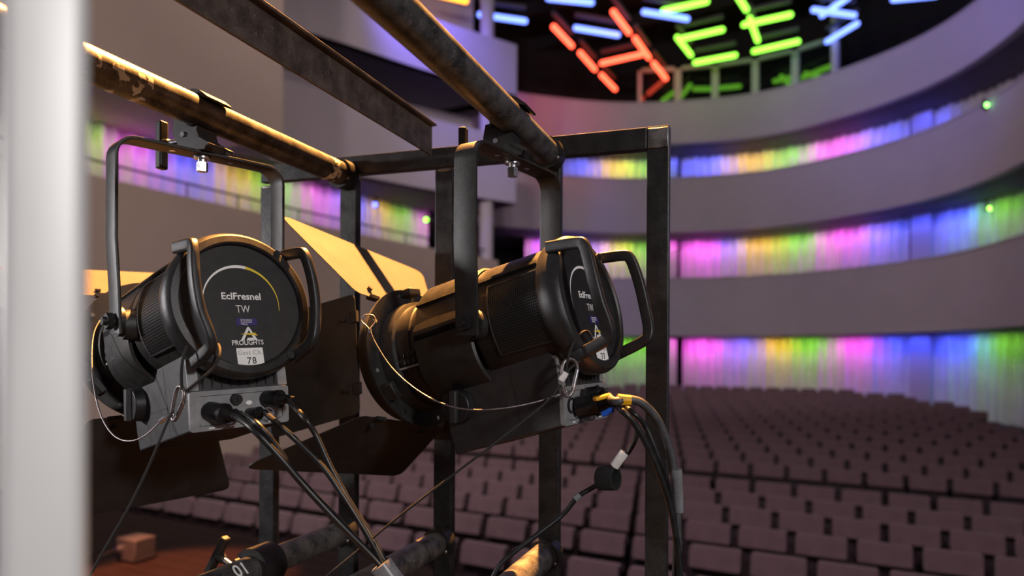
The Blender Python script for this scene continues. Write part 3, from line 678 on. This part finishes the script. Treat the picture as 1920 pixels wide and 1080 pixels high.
    def pbox():
        prof = [(.040, -.078), (.0435, -.116), (.055, -.1714), (.2494, -.1788), (.2535, -.150), (.2535, -.060), (.20, -.04), (.06, -.04)]
        return MB().prism(prof, (-BW, BW), lambda a, b, h: (h, a, b))
    pb = part('power_box', M_box, pbox, bevel=.0025, smooth=0)
    part('box_seam', M_rub, lambda: MB().box((0, .147, -.1275), (.1500, .2, .0008)).box((-BW, .12, -.12), (.0006, .0008, .1)), parent=pb, smooth=0)
    # panel frame, inset plate and connectors live on the rear slope
    ta = math.atan2(.055 - .0435, .1714 - .116); PF = Matrix.Translation((0, .0488, -.1437)) @ Matrix.Rotation(ta, 4, 'X')
    def pframe():
        mb = MB(); o_ = rrect(.149, .0565, .004, 4); i_ = rrect(.131, .043, .007, 4); n = len(o_)
        vs = [(a, -.004, b) for a, b in o_] + [(a, -.004, b) for a, b in i_] + [(a, .002, b) for a, b in i_] + [(a, .004, b) for a, b in o_]
        fs = []
        for k in ((0, 1), (1, 2), (3, 0)): fs += [(k[0] * n + i, k[0] * n + (i + 1) % n, k[1] * n + (i + 1) % n, k[1] * n + i) for i in range(n)]
        return mb.add(vs, fs)
    pn = part('connector_frame', M_panel, pframe, M=B @ PF)
    part('connector_plate', M_panel, lambda: MB().prism(rrect(.130, .042, .006, 4), (-.001, .0015), lambda a, b, h: (a, h, b)), parent=pn)
    part('fuse_holder', M_black, lambda: MB().cyl((-.008, -.001, .013), (-.008, -.009, .013), .0085, .0075, 24).box((-.008, -.0095, .013), (.0015, .0015, .008)), parent=pn)
    part('indicator', M_paper, lambda: MB().ball((.012, -.002, .006), .0055, 12, 6, (1, .5, .7)), parent=pn)
    for i, (a, b) in enumerate(((-.022, -.012), (.040, -.014), (.040, .010), (-.047, .0))): part('socket', M_zinc if i < 2 else M_black, lambda a=a, b=b: MB().lathe([(-.001, .0115), (-.004, .0115), (-.004, .009), (-.001, .009)], 24), key=str(i), parent=pn, M=Matrix.Translation((a, 0, b)))
    for i in range(4): part('screw', M_zinc, lambda i=i: MB().cyl((-.06 + .04 * i, -.002, -.0195), (-.06 + .04 * i, -.0005, -.0195), .0017, n=8), key=str(i), parent=pn)
    for i in range(4): part('printed_mark', M_white, lambda i=i: MB().box((-.045 + .03 * i, -.0042, -.0247), (.008, .0003, .0018)), key=str(i), parent=pn)
    # cooling fins between cap and panel
    for i in range(9):
        part('fin', M_box, lambda i=i: MB().prism([(.030, -.086), (.0425, -.1135), (.056, -.1135), (.050, -.086)], (-.0009, .0009), lambda a, b, h: (-.054 + .0135 * i + h, a, b)), key=str(i), parent=pb, smooth=0)
    for sg in (-1, 1): part('fin_cheek', M_panel, lambda sg=sg: MB().prism([(.0395, -.070), (.0422, -.1150), (.058, -.1150), (.056, -.070)], (sg * .0600, sg * .0745), lambda a, b, h: (h, a, b)), key=str(sg), parent=pb, smooth=0)
    part('fin_recess', M_rub, lambda: MB().box((0, .051, -.098), (.12, .006, .036)), parent=pb)
    # focus knob on each side of the box
    for sg in (-1, 1):
        kn = part('knob', M_rub, lambda sg=sg: MB().cyl((sg * BW, .222, -.107), (sg * (BW + .016), .222, -.107), .027, .026, 32), key=str(sg), bevel=.0015)
        part('knob_grip', M_box, lambda sg=sg: MB().box((sg * (BW + .0185), .222, -.107), (.009, .012, .050), Matrix.Rotation(.25, 3, 'X')), key=str(sg), parent=kn, bevel=.0015)
    # --- yoke (hangs plumb) with bolt and tilt locks
    W2, HY, TH = .1285, .2676, .005; YW = .040
    def yoke():
        path = [(-W2 + .0065, 0, -.018), (-W2 + .004, 0, .05)] + [(-W2, 0, .12), (-W2, 0, HY - .028)]
        for i in range(1, 7): a = R(180 - 90 * i / 6); path.append((-W2 + .028 + .028 * math.cos(a), 0, HY - .028 + .028 * math.sin(a)))
        path += [(-x_, y_, z_) for x_, y_, z_ in reversed(path)]
        return MB().sweep(path, rrect(YW, TH, .0012, 3), up=(0, 0.0001, 0) if False else None) if False else yoke_sweep(path)
    def yoke_sweep(path):
        mb = MB(); vs = []; fs = []; n = len(path); P_ = [Vector(p_) for p_ in path]
        for i in range(n):
            t = (P_[min(i + 1, n - 1)] - P_[max(i - 1, 0)]).normalized(); nn = Vector((-t.z, 0, t.x))
            for a, b in rrect(YW, TH, .0012, 3): vs.append(P_[i] + Vector((0, a, 0)) + nn * b)
        k = 12
        for i in range(n - 1): fs += [(i * k + q_, i * k + (q_ + 1) % k, (i + 1) * k + (q_ + 1) % k, (i + 1) * k + q_) for q_ in range(k)]
        fs += [tuple(range(k)), tuple((n - 1) * k + q_ for q_ in range(k - 1, -1, -1))]
        return mb.add(vs, fs)
    yk = part('yoke', M_black, yoke, M=Matrix.Identity(4), smooth=30)
    part('bolt', M_zinc, lambda: MB().cyl((0, 0, HY - .026), (0, 0, HY - .012), .0085, n=6).cyl((0, 0, HY - .012), (0, 0, HY - .002), .0065, n=16).cyl((0, 0, HY - .006), (0, 0, HY - .0025), .013, n=20), parent=yk, smooth=20)
    for xx in (-.045, .045): part('hole', M_zinc, lambda xx=xx: MB().cyl((xx, 0, HY - .0032), (xx, 0, HY - .0024), .0045, n=14), parent=yk, key=str(xx))
    for sg in (-1, 1):
        part('tilt_bolt', M_rub, lambda sg=sg: MB().cyl((sg * .112, 0, 0), (sg * .141, 0, 0), .0065, n=12).cyl((sg * .1275, 0, 0), (sg * .136, 0, 0), .0125, n=6), parent=yk, key=str(sg))
        part('tilt_pad', M_rub, lambda sg=sg: MB().cyl((sg * .1155, 0, 0), (sg * .1215, 0, 0), .022, n=24), parent=yk, key=str(sg))
    # --- clamp on the pipe
    bp_ = RM @ Vector((0, 0, HY)); lc = CM.inverted() @ bp_
    CT = RI @ CM @ Matrix.Translation((xpipe, lc.y, ZP))
    clampset(root, CT, M_black)
    part('clamp_spigot', M_black, lambda: MB().cyl((0, 0, HY + .002), (0, 0, HY + .022), .016, n=20), M=Matrix.Identity(4))
    # --- barn doors
    BD = B @ Matrix.Rotation(beta, 4, 'Y')
    bf = part('barn_door_frame', M_leaf, lambda: MB().lathe([(.352, .100), (.352, .119), (.356, .121), (.384, .108), (.384, .104), (.358, .100)], 72, close=True), M=BD)
    for nm, ang, xh, xo, L_, (dy, dz), m, rr in leaves:
        # local frame of a leaf: hinge along x, running out along (dy, dz) seen in its own rotated frame
        n_ = math.hypot(dy, dz); dy, dz = dy / n_, dz / n_
        H = BD @ Matrix.Rotation(ang, 4, 'Y') @ Matrix.Translation((0, .385, .108))
        lf = MB().prism(leaf_poly(xh, xo, L_, rr), (-.0007, .0007), lambda a, b, h: (a, b * dy - h * dz, b * dz + h * dy))
        lo_ = lf.build('barn_door_leaf', m, root, 0, M=H)
        for sx in (-.6, .6):
            hc = Vector((sx * xh, .022 * dy, .022 * dz)); nn = Vector((0, -dz, dy))
            MB().cyl(hc + nn * .001, hc + nn * .007, .0048, n=10).cyl(hc - nn * .005, hc - nn * .001, .0035, n=10).build('hinge_screw', M_black, lo_)
            MB().box((sx * xh, .002, .001), (.02, .014, .006)).build('hinge', M_black, lo_)
    return root, F4, RM
POSE_L = (-.3870, .9904, .0729, .8202, .1921, -.0445); POSE_R = (.1189, 1.0345, .0812, 1.0096, .2463, -.0202)
LV_R = [('top', 0, .104, .190, .182, (.095, .154), M_leaf_lit, .03), ('left', R(-90), .104, .112, .20, (.21, .02), M_leaf, .02), ('bottom', R(180), .104, .190, .205, (.197, .059), M_leaf, .03), ('right', R(90), .104, .112, .20, (.18, .10), M_leaf, .02)]
LV_L = [('top', 0, .104, .185, .185, (.115, .067), M_leaf_lit, .03), ('left', R(-90), .104, .112, .20, (.15, .12), M_leaf, .02), ('bottom', R(180), .104, .180, .205, (.125, .159), M_leaf, .02), ('right', R(90), .104, .112, .20, (.14, .12), M_leaf, .02)]
LL, FLm, RL = stage_light('black stage spotlight with paper label 78, its round back facing the camera', POSE_L, XL, '78', 0, LV_L, M_leaf_lit)
RL_, FRm, RR = stage_light('black stage spotlight with paper label 77, seen from its vented side', POSE_R, XR, '77', .197, LV_R, M_leaf_lit)

# spare clamp sitting on the lower left pipe
t_ = thing('pipe_clamp', 'black pipe clamp with wing bolt on the lower left pipe', 'clamp', CM @ Matrix.Translation((POSTS[1] + .02, .985, ZL)) @ Matrix.Rotation(R(30), 4, 'Y'))
clampset(t_, Matrix.Identity(4), M_black, full=True)

# ================================================================== CABLES AND SAFETY WIRES
def cable(name, label, cat, pts, r, m, group=None, n=10, parent=None):
    P_ = [Wp(*p_) if not isinstance(p_, Vector) else p_ for p_ in pts]
    o_ = MB().tube(P_, r, n, 6).build(name, m, parent, 60)
    if parent is None: tag(o_, label, cat, group)
    return o_
def fl(M, x, y, z): return M @ Vector((x, y, z))
def plug(parent, p0, d, r, L_, m=M_rub):
    d = d.normalized(); p1 = p0 + d * L_
    return MB().cyl(p0, p0 + d * L_ * .55, r, n=20).cyl(p0 + d * L_ * .5, p0 + d * L_ * .62, r * 1.1, n=20).cyl(p0 + d * L_ * .6, p1, r * .8, r * .45, 20).build('plug', m, parent, 40)
PFm = Matrix.Translation((0, .0488, -.1437)) @ Matrix.Rotation(math.atan2(.0115, .0554), 4, 'X')
QL = FLm @ PFm; QR = FRm @ PFm
end = (722, 1072, .93)
specs = [((-.047, 0), .0135, .046, 'thick black power cable from the large left plug', [(470, 800, .90), (520, 852, .90), (572, 912, .91), (640, 985, .92), (700, 1045, .93), (738, 1090, .93)], .0047, (.45, -1, -.15)),
         ((-.022, -.012), .0085, .030, 'black cable with an orange sheen from the second plug', [(478, 790, .90), (520, 838, .905), (556, 892, .915), (612, 950, .925), (680, 1022, .935), (730, 1085, .935)], .0034, (.3, -1, .25)),
         ((.012, -.010), .0085, .034, 'black signal cable from the third plug', [(518, 792, .93), (556, 826, .93), (604, 874, .93), (640, 925, .93), (690, 1005, .93), (732, 1084, .932)], .0040, (.3, -1, .1)),
         ((.040, .010), .0125, .042, 'black signal cable from the rightmost plug', [(566, 778, .94), (592, 815, .94), (618, 872, .94), (655, 940, .94), (700, 1012, .94), (736, 1082, .938)], .0040, (.35, -1, 0))]
for (ax, az), pr_, pl_, lab, pts, r, dd in specs:
    p0 = QL @ Vector((ax, -.002, az)); d = (QL.to_3x3() @ Vector(dd)).normalized()
    t_ = cable('cable', lab + ' of the lamp numbered 78', 'cable', [p0 + d * pl_ * .9] + pts, r, M_rub, 'cables of the lamp numbered 78')
    plug(t_, p0, d, pr_, pl_)
    if pr_ > .01: MB().cyl(p0 + d * pl_ * .95, p0 + d * (pl_ + .012), r * 1.5, r * 1.15, 14).build('strain_relief', M_rub, t_)
a, b = Wp(714, 1058, .932), Wp(742, 1096, .932)
tag(MB().cyl(a, b, .0155, .015, 20).build('cable_tape', M_tape, None, 40), 'grey tape wrapped round the joined cables at the bottom edge', 'tape')
# right lamp
p0 = QR @ Vector((-.030, -.002, -.004)); d = (QR.to_3x3() @ Vector((.25, -1, .12))).normalized()
t_ = cable('cable', 'black cable looping from the big plug of the lamp numbered 77', 'cable', [p0 + d * .052, (1165, 768, .95), (1195, 802, .95), (1228, 868, .96), (1255, 945, .97), (1270, 1020, .975), (1277, 1095, .975)], .0046, M_rub, 'cables of the lamp numbered 77')
plug(t_, p0, d, .0155, .056)
p1 = QR @ Vector((.022, -.002, -.002))
t_ = cable('cable', 'thin black cable beside the looping one of the lamp numbered 77', 'cable', [p1 + d * .04, (1182, 770, .965), (1210, 800, .968), (1236, 862, .97), (1256, 920, .985), (1266, 1000, .99), (1264, 1095, .99)], .0038, M_rub, 'cables of the lamp numbered 77')
plug(t_, p1, d, .011, .04)
p2 = QR @ Vector((.0, -.002, .013))
t_ = cable('cable', 'thick grey cable with a yellow collar at the lamp numbered 77', 'cable', [p2 + d * .03, (1150, 752, .96), (1178, 749, .965), (1205, 757, .97), (1234, 790, .98), (1256, 845, .99), (1266, 905, .995), (1270, 1000, 1.0), (1270, 1095, 1.0)], .0062, M_rubg, 'cables of the lamp numbered 77')
plug(t_, p2, d, .010, .036)
MB().cyl(Wp(1158, 750, .96), Wp(1182, 751, .962), .0088, .0075, 8).build('yellow_collar', M_ytape, t_, 20)
MB().sweep([Wp(1268, 880, .992), Wp(1270, 920, .994), Wp(1271, 960, .996)], rrect(.016, .016, .007, 4)).build('tape_wrap', M_tape, t_, 60)
MB().box((0, 0, 0), (.026, .010, .006)).build('yellow_latch', M_ytape, t_, bevel=.002, M=Matrix.Translation(Wp(1128, 745, .972)) @ Matrix.Rotation(.5, 4, 'Z') @ Matrix.Rotation(-.2, 4, 'Y'))
MB().cyl(Wp(1130, 777, .972), Wp(1149, 767, .965), .0045, n=12).build('blue_boot', M_blue, t_)
t_ = cable('cable', 'thin black cable with a hook-and-loop tie hanging below the lamp numbered 77', 'cable', [(1196, 800, .97), (1192, 822, .975), (1178, 848, .985), (1163, 862, .99), (1142, 895, 1.0), (1110, 915, 1.01), (1083, 932, 1.01), (1055, 965, 1.01), (1010, 1000, 1.0), (958, 1040, .99), (935, 1062, .985), (918, 1095, .98)], .0036, M_rub, 'cables of the lamp numbered 77')
MB().cyl(Wp(1171, 848, .985), Wp(1152, 874, .992), .0068, n=16).build('white_band', M_wtape, t_, 40)
MB().cyl(Wp(1088, 928, 1.01), Wp(1078, 936, 1.01), .0055, n=14).build('clear_band', M_tape, t_, 40)
lc_ = Wp(1140, 897, .996); lx_, ly_ = Vector((.55, .78, -.25)).normalized(), Vector((.10, .30, .95)).normalized()
lp_ = [lc_ + lx_ * .0165 * math.cos(R(a)) + ly_ * .0155 * math.sin(R(a)) for a in range(0, 360, 18)]
MB().sweep(lp_, rrect(.004, .027, .0012, 3), closed=True, up=lx_.cross(ly_)).build('hook_and_loop_tie', mat('fuzzy_black_tape', (.010, .010, .010), .95), t_, 50)

def carabiner(M, label):
    t__ = thing('carabiner', label, 'carabiner', M)
    path = [(0, 0, .026), (.009, 0, .022), (.0125, 0, .012), (.0105, 0, -.006), (.0065, 0, -.021), (0, 0, -.026), (-.0065, 0, -.021), (-.0105, 0, -.006), (-.0125, 0, .012), (-.009, 0, .022)]
    MB().tube(path, .0026, 10, 4, closed=True).build('hook', M_wire, t__, 60)
    MB().tube([(.0035 * math.cos(R(a)) , .0, -.0215 + .0035 * math.sin(R(a))) for a in range(0, 360, 30)], .0015, 8, 2, closed=True).build('eye', M_wire, t__, 60)
    MB().cyl((.0125, 0, .012), (.0085, 0, -.013), .0030, n=12).build('gate', M_zinc, t__, 40)
    return t__
carabiner(Matrix.Translation(Wp(1067, 708, .955)) @ Matrix.Rotation(.5, 4, 'Z') @ Matrix.Rotation(.10, 4, 'Y'), 'steel carabiner hanging at the connector panel of the lamp numbered 77')
carabiner(Matrix.Translation(Wp(333, 757, .93)) @ Matrix.Rotation(-.7, 4, 'Z') @ Matrix.Rotation(.55, 4, 'Y'), 'steel carabiner at the box side of the lamp numbered 78')
def ferrule(parent, a, b, r=.0035, m=None): MB().cyl(a, b, r, n=10).build('ferrule', m or M_zinc, parent, 40)
t_ = cable('safety_wire', 'thin steel safety wire sagging across the side of the lamp numbered 77', 'wire', [(1066, 734, .953), (1045, 741, .953), (1000, 755, .945), (940, 766, .935), (880, 768, .935), (830, 757, .945), (780, 730, .965), (735, 690, .99), (705, 645, 1.01), (692, 617, 1.02), (678, 602, 1.03), (684, 591, 1.035), (700, 592, 1.035), (703, 604, 1.03), (692, 618, 1.02)], .0011, M_wire)
ferrule(t_, Wp(692, 618, 1.02), Wp(694, 626, 1.018), .003); ferrule(t_, Wp(1050, 740, .953), Wp(1040, 744, .952), .0028)
t_ = cable('safety_wire', 'thin steel safety wire sagging below the lamp numbered 78 beside the pale post', 'wire', [(322, 776, .925), (300, 792, .925), (270, 818, .93), (240, 827, .94), (212, 815, .96), (190, 780, .98), (177, 730, 1.0), (172, 670, 1.03), (176, 625, 1.06), (188, 600, 1.08)], .0011, M_wire)
ferrule(t_, Wp(310, 783, .925), Wp(300, 791, .925))
t_ = cable('safety_rope', 'braided black rope through the vented lamp\'s handle, label 77', 'rope', [(1060, 700, .95), (1065, 675, .95), (1074, 645, .955), (1088, 626, .965), (1102, 622, .98), (1112, 640, .985), (1108, 655, .975), (1085, 678, .965), (1066, 694, .955), (1056, 716, .95)], .0019, M_rope)
ferrule(t_, Wp(1061, 698, .95), Wp(1052, 714, .95), .0048, M_wtape)
cable('safety_rope', 'black cord slanting from the lamp numbered 77 down to the bottom edge', 'rope', [(1050, 722, .95), (1020, 758, .93), (940, 822, .92), (850, 890, .92), (740, 975, .93), (668, 1035, .94), (600, 1090, .95)], .0016, M_rope)
t_ = cable('safety_rope', 'braided black rope hanging from the round-backed lamp\'s handle, label 78', 'rope', [(342, 738, .92), (340, 700, .915), (345, 665, .915), (358, 640, .93), (385, 628, .95), (405, 640, .945), (412, 660, .925), (400, 690, .915), (375, 712, .915), (346, 736, .92)], .0021, M_rope)
cable('safety_rope', 'black cord slanting from the lamp numbered 78 to the lower left corner', 'rope', [(324, 770, .925), (310, 800, .92), (280, 872, .915), (245, 945, .91), (205, 1015, .905), (165, 1085, .90)], .0019, M_rope)
